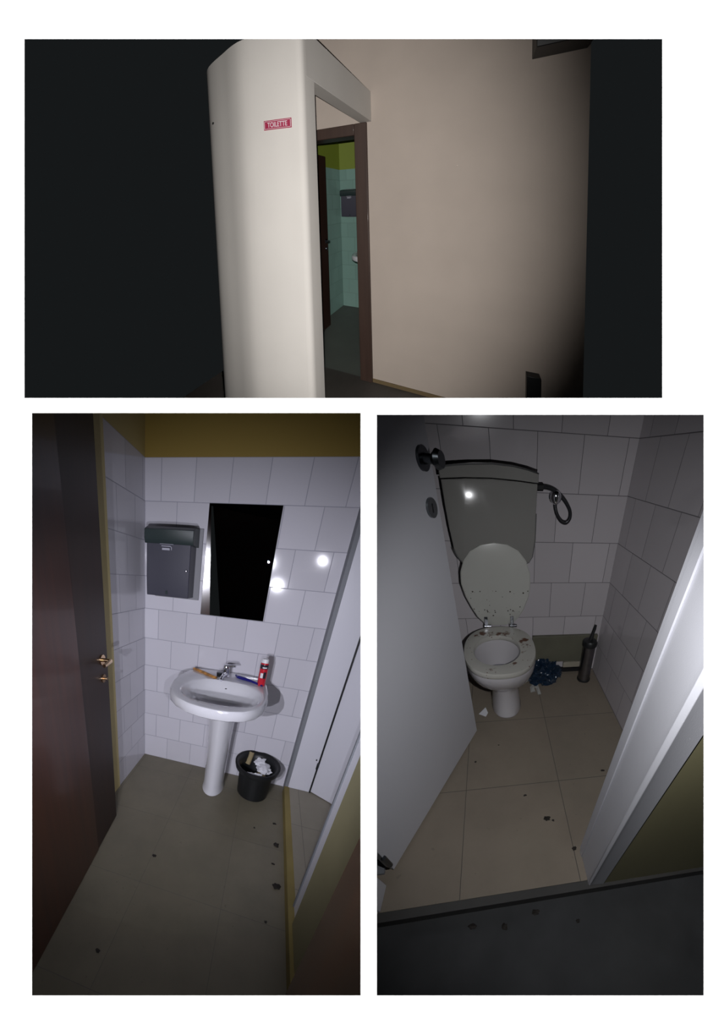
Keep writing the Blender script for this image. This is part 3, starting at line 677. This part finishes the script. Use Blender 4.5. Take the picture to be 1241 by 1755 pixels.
o = build('paper_scrap', 'R', s, m_paper, base=(-.78, -.4, 0), smooth=False); tag(o, 'torn white paper scrap on the floor left of the toilet foot', 'paper')
crumbs('R', [(-.508, -1.061, .013, 'largest dark dirt clump on the beige stall floor'), (-.485, -1.072, .005, 'tiny dirt speck touching the largest clump in the stall'), (-.199, -.859, .009, 'dirt clump near the right door post on the stall floor'),
             (-.423, -1.193, .008, 'dirt clump at the foot of the right door post'), (-.59, -.944, .007, 'dirt speck in the middle of the stall floor'), (-.814, -.737, .005, 'dirt speck by the edge of the white stall door'), (-.697, -.643, .004, 'tiny dirt speck in front of the toilet foot')], 0, 'dirt on the stall floor')
crumbs('R', [(-.594, -1.360, .012, 'round dark dirt clump just below the stall step'), (-.705, -1.385, .010, 'second dirt clump below the step, left of the round one'), (-.811, -1.370, .013, 'leftmost dirt clump below the stall step'), (-.453, -1.405, .006, 'rightmost small dirt clump below the stall step')], -.06, 'dirt below the step')
o = build('floor_latch', 'R', MB().box((-1.16, -1.19, .001), (-1.118, -1.12, .012)), m_grey, base=(-1.14, -1.15, 0)); tag(o, 'grey metal floor latch at the hinge corner of the white door', 'latch')
# ================================================================== upper room: lobby with the curved screen wall
m_plaster = mat('pale plaster', (.52, .445, .385), .85, bump=.2, bscale=180, vary=.04, vscale=3)
m_screen = mat('cream plaster', (.66, .63, .59), .8, bump=.2, bscale=150, vary=.03, vscale=3)
m_floor_t = mat('dark lobby floor', (.045, .040, .036), .5, vary=.2, vscale=5)
WX, WY = -.985, 1.46        # the washroom corner seen through the doorway
# lobby wall with the doorway
struct('wall_back', 'T', slab((0, 0, 0), (1, 0, 0), (0, 0, 1), 1.366, 3.0, (0, .1, 0), .2), m_plaster)
struct('wall_back', 'T', slab((-1.0, 0, 2.117), (1, 0, 0), (0, 0, 1), 1.0, .883, (0, .1, 0), .2), m_plaster)
struct('floor', 'T', slab((-1.3, -1.6, 0), (1, 0, 0), (0, 1, 0), 3.5, 1.62, (0, 0, -.05), .2), m_floor_t)
struct('floor', 'T', slab((-1.085, .02, 0), (1, 0, 0), (0, 1, 0), 2.2, 1.5, (0, 0, -.05), .2), mat('beige tile in the washroom', (.075, .085, .075), .5, vary=.1))  # beige floor darkened and greened, dim light put into its colour
struct('baseboard_back', 'T', MB().box((.0, -.008, 0), (1.366, 0, .028)), mat('ochre skirting', (.16, .11, .05), .6))
# door frame
f = MB()
f.box((-.105, -.022, 0), (0, .12, 2.117))
struct('trim_10', 'T', f, m_frame, bevel=.004)
struct('trim_11', 'T', MB().box((-1.0, -.022, 2.026), (-.105, .12, 2.117)), m_frame, bevel=.004)
struct('trim_12', 'T', MB().box((-1.0, -.022, 0), (-.905, .12, 2.026)), m_frame, bevel=.004)
# washroom beyond
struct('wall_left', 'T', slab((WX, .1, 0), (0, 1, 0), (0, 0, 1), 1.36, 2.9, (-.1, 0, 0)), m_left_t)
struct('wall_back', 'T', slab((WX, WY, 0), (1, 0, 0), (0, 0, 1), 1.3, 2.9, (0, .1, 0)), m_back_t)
struct('ceiling_and_sunshade', 'T', MB().box((WX - .1, .1, 2.9), (.4, WY + .1, 3.0)), m_plaster)
struct('wall_right', 'T', MB().box((.25, .1, 0), (.35, WY, 2.9)), m_plaster)
d4 = struct('door_4', 'T', MB().box((-.872, .10, .01), (-.832, .795, 2.035)), m_door2, bevel=.003)
dp = {'_o': d4, '_M': d4.matrix_world.copy()}
h = MB(); h.tube([(-.832, .745, 1.045), (-.826, .745, 1.045)], .024, 14); h.tube([(-.828, .745, 1.045), (-.785, .745, 1.045), (-.780, .735, 1.045), (-.780, .65, 1.045)], .009, 10)
build('handle', 'T', h, m_darkmetal, dp)
h = MB(); h.tube([(-.832, .745, .955), (-.826, .745, .955), (-.81, .745, .955)], [.02, .02, .007], 14)
build('keyhole_rosette', 'T', h, m_darkmetal, dp)
towel_dispenser('T', WX, WY, 'dark towel dispenser seen through the doorway under the TOILETTE wall')
washbasin('T', WX, WY, 'washbasin edge seen through the brown doorway beside the open dark door')

# curved screen wall + lintel
TOPZ = 2.346
outer = [(.036, -.926), (.028, -.940), (.005, -.950), (-.03, -.957), (-.15, -.975), (-.30, -.985), (-.40, -.968), (-.50, -.937), (-.62, -.90), (-.72, -.858), (-.81, -.79), (-.875, -.70), (-.92, -.58), (-.955, -.40), (-.97, -.2), (-.975, -.022)]
outer = [(p.x, p.y) for p in smooth([(x, y, 0) for x, y in outer[3:]], 3)]
outer = [(.036, -.922), (.034, -.932), (.028, -.941), (.018, -.948), (.002, -.952)] + outer
inn2 = []
for i in range(len(outer)):
    s = i / (len(outer) - 1)
    x, y = outer[i]
    cx, cy = -.35, -.1
    d = Vector((cx - x, cy - y)); d.normalize(); inn2.append((x + d.x * .09, y + d.y * .09))
inn2[0] = (.036, -.84)
poly = outer + list(reversed(inn2))
struct('wall_and_page_front', 'T', MB().rings([[(x, y, z) for x, y in poly] for z in [i * TOPZ / 8 for i in range(9)]]), m_screen)
struct('trim_13', 'T', MB().box((-.055, -.915, 2.119), (.0362, -.001, TOPZ)), m_screen, bevel=.0015)
o = MB().box((1.085, -.16, 2.333), (1.350, -.001, 2.75)); o = build('wall_box', 'T', o, m_black, base=(1.1, 0, 2.333), bevel=.004)
tag(o, 'black box mounted high on the lobby wall near its right end', 'box')
o = build('short_post', 'T', MB().box((1.068, -.06, 0), (1.142, -.001, .357)), m_black, base=(1.1, -.03, 0), bevel=.004)
tag(o, 'short black post standing low against the lobby wall', 'post')

# the TOILETTE sign
def surf_y(x):
    for (x0, y0), (x1, y1) in zip(outer, outer[1:]):
        if x1 <= x <= x0: return y0 + (y1 - y0) * (x - x0) / (x1 - x0)
    return -.97
SX0, SX1, SZ0, SZ1 = -.184, -.030, 1.872, 1.919
def splate(x0, x1, z0, z1, t0, t1, n=8):
    rs = []
    for i in range(n + 1):
        x = x0 + (x1 - x0) * i / n; y = surf_y(x)
        rs.append([(x, y - t0, z0), (x, y - t1, z0), (x, y - t1, z1), (x, y - t0, z1)])
    return MB().rings(rs)
t = thing('toilette_sign', 'red and white TOILETTE sign on the curved cream wall', 'sign', 'T', (-.107, surf_y(-.107), SZ0))
m_sred = mat('sign red', (.36, .030, .075), .4); m_swh = mat('sign white', (.72, .60, .64), .4)
build('plate', 'T', splate(SX0, SX1, SZ0, SZ1, .0005, .003), m_sred, t, smooth=False)
fr = MB()
for a in ((SX0 + .003, SX1 - .003, SZ1 - .0062, SZ1 - .0042), (SX0 + .003, SX1 - .003, SZ0 + .0042, SZ0 + .0062), (SX0 + .003, SX0 + .0055, SZ0 + .0042, SZ1 - .0042), (SX1 - .0055, SX1 - .003, SZ0 + .0042, SZ1 - .0042)):
    q = splate(*a, .003, .0036); fr.add(q.v, q.f)
build('border', 'T', fr, m_swh, t, smooth=False)
cu = bpy.data.curves.new('lettering', 'FONT'); cu.body = 'TOILETTE'; cu.size = 1; cu.align_x = 'CENTER'; cu.extrude = .02; cu.offset = .012; cu.space_character = 1.0
to = bpy.data.objects.new('lettering', cu); COL.objects.link(to)
dg = bpy.context.evaluated_depsgraph_get(); me = to.evaluated_get(dg).to_mesh()
vs = [v.co.copy() for v in me.vertices]; fs = [tuple(p.vertices) for p in me.polygons]
to.evaluated_get(dg).to_mesh_clear(); bpy.data.objects.remove(to); bpy.data.curves.remove(cu)
xa, xb = min(v.x for v in vs), max(v.x for v in vs); ya, yb = min(v.y for v in vs), max(v.y for v in vs)
L0, L1, H0, H1 = SX0 + .022, SX1 - .022, SZ0 + .011, SZ1 - .011
pts = []
for v in vs:
    x = L0 + (L1 - L0) * (v.x - xa) / (xb - xa); z = H0 + (H1 - H0) * (v.y - ya) / (yb - ya)
    pts.append((x, surf_y(x) - .0036 - (v.z + .02) * .02, z))
build('lettering', 'T', MB().add(pts, fs), m_swh, t, smooth=False, solid=False)
o = build('wall_hook', 'T', MB().tube([(-.655, -.880, 2.00), (-.655, -.893, 2.002), (-.653, -.897, 1.992)], .004, 8), m_darkmetal, base=(-.655, -.88, 2.0))
tag(o, 'tiny nail sticking out of the curved cream wall, left of the sign', 'nail')
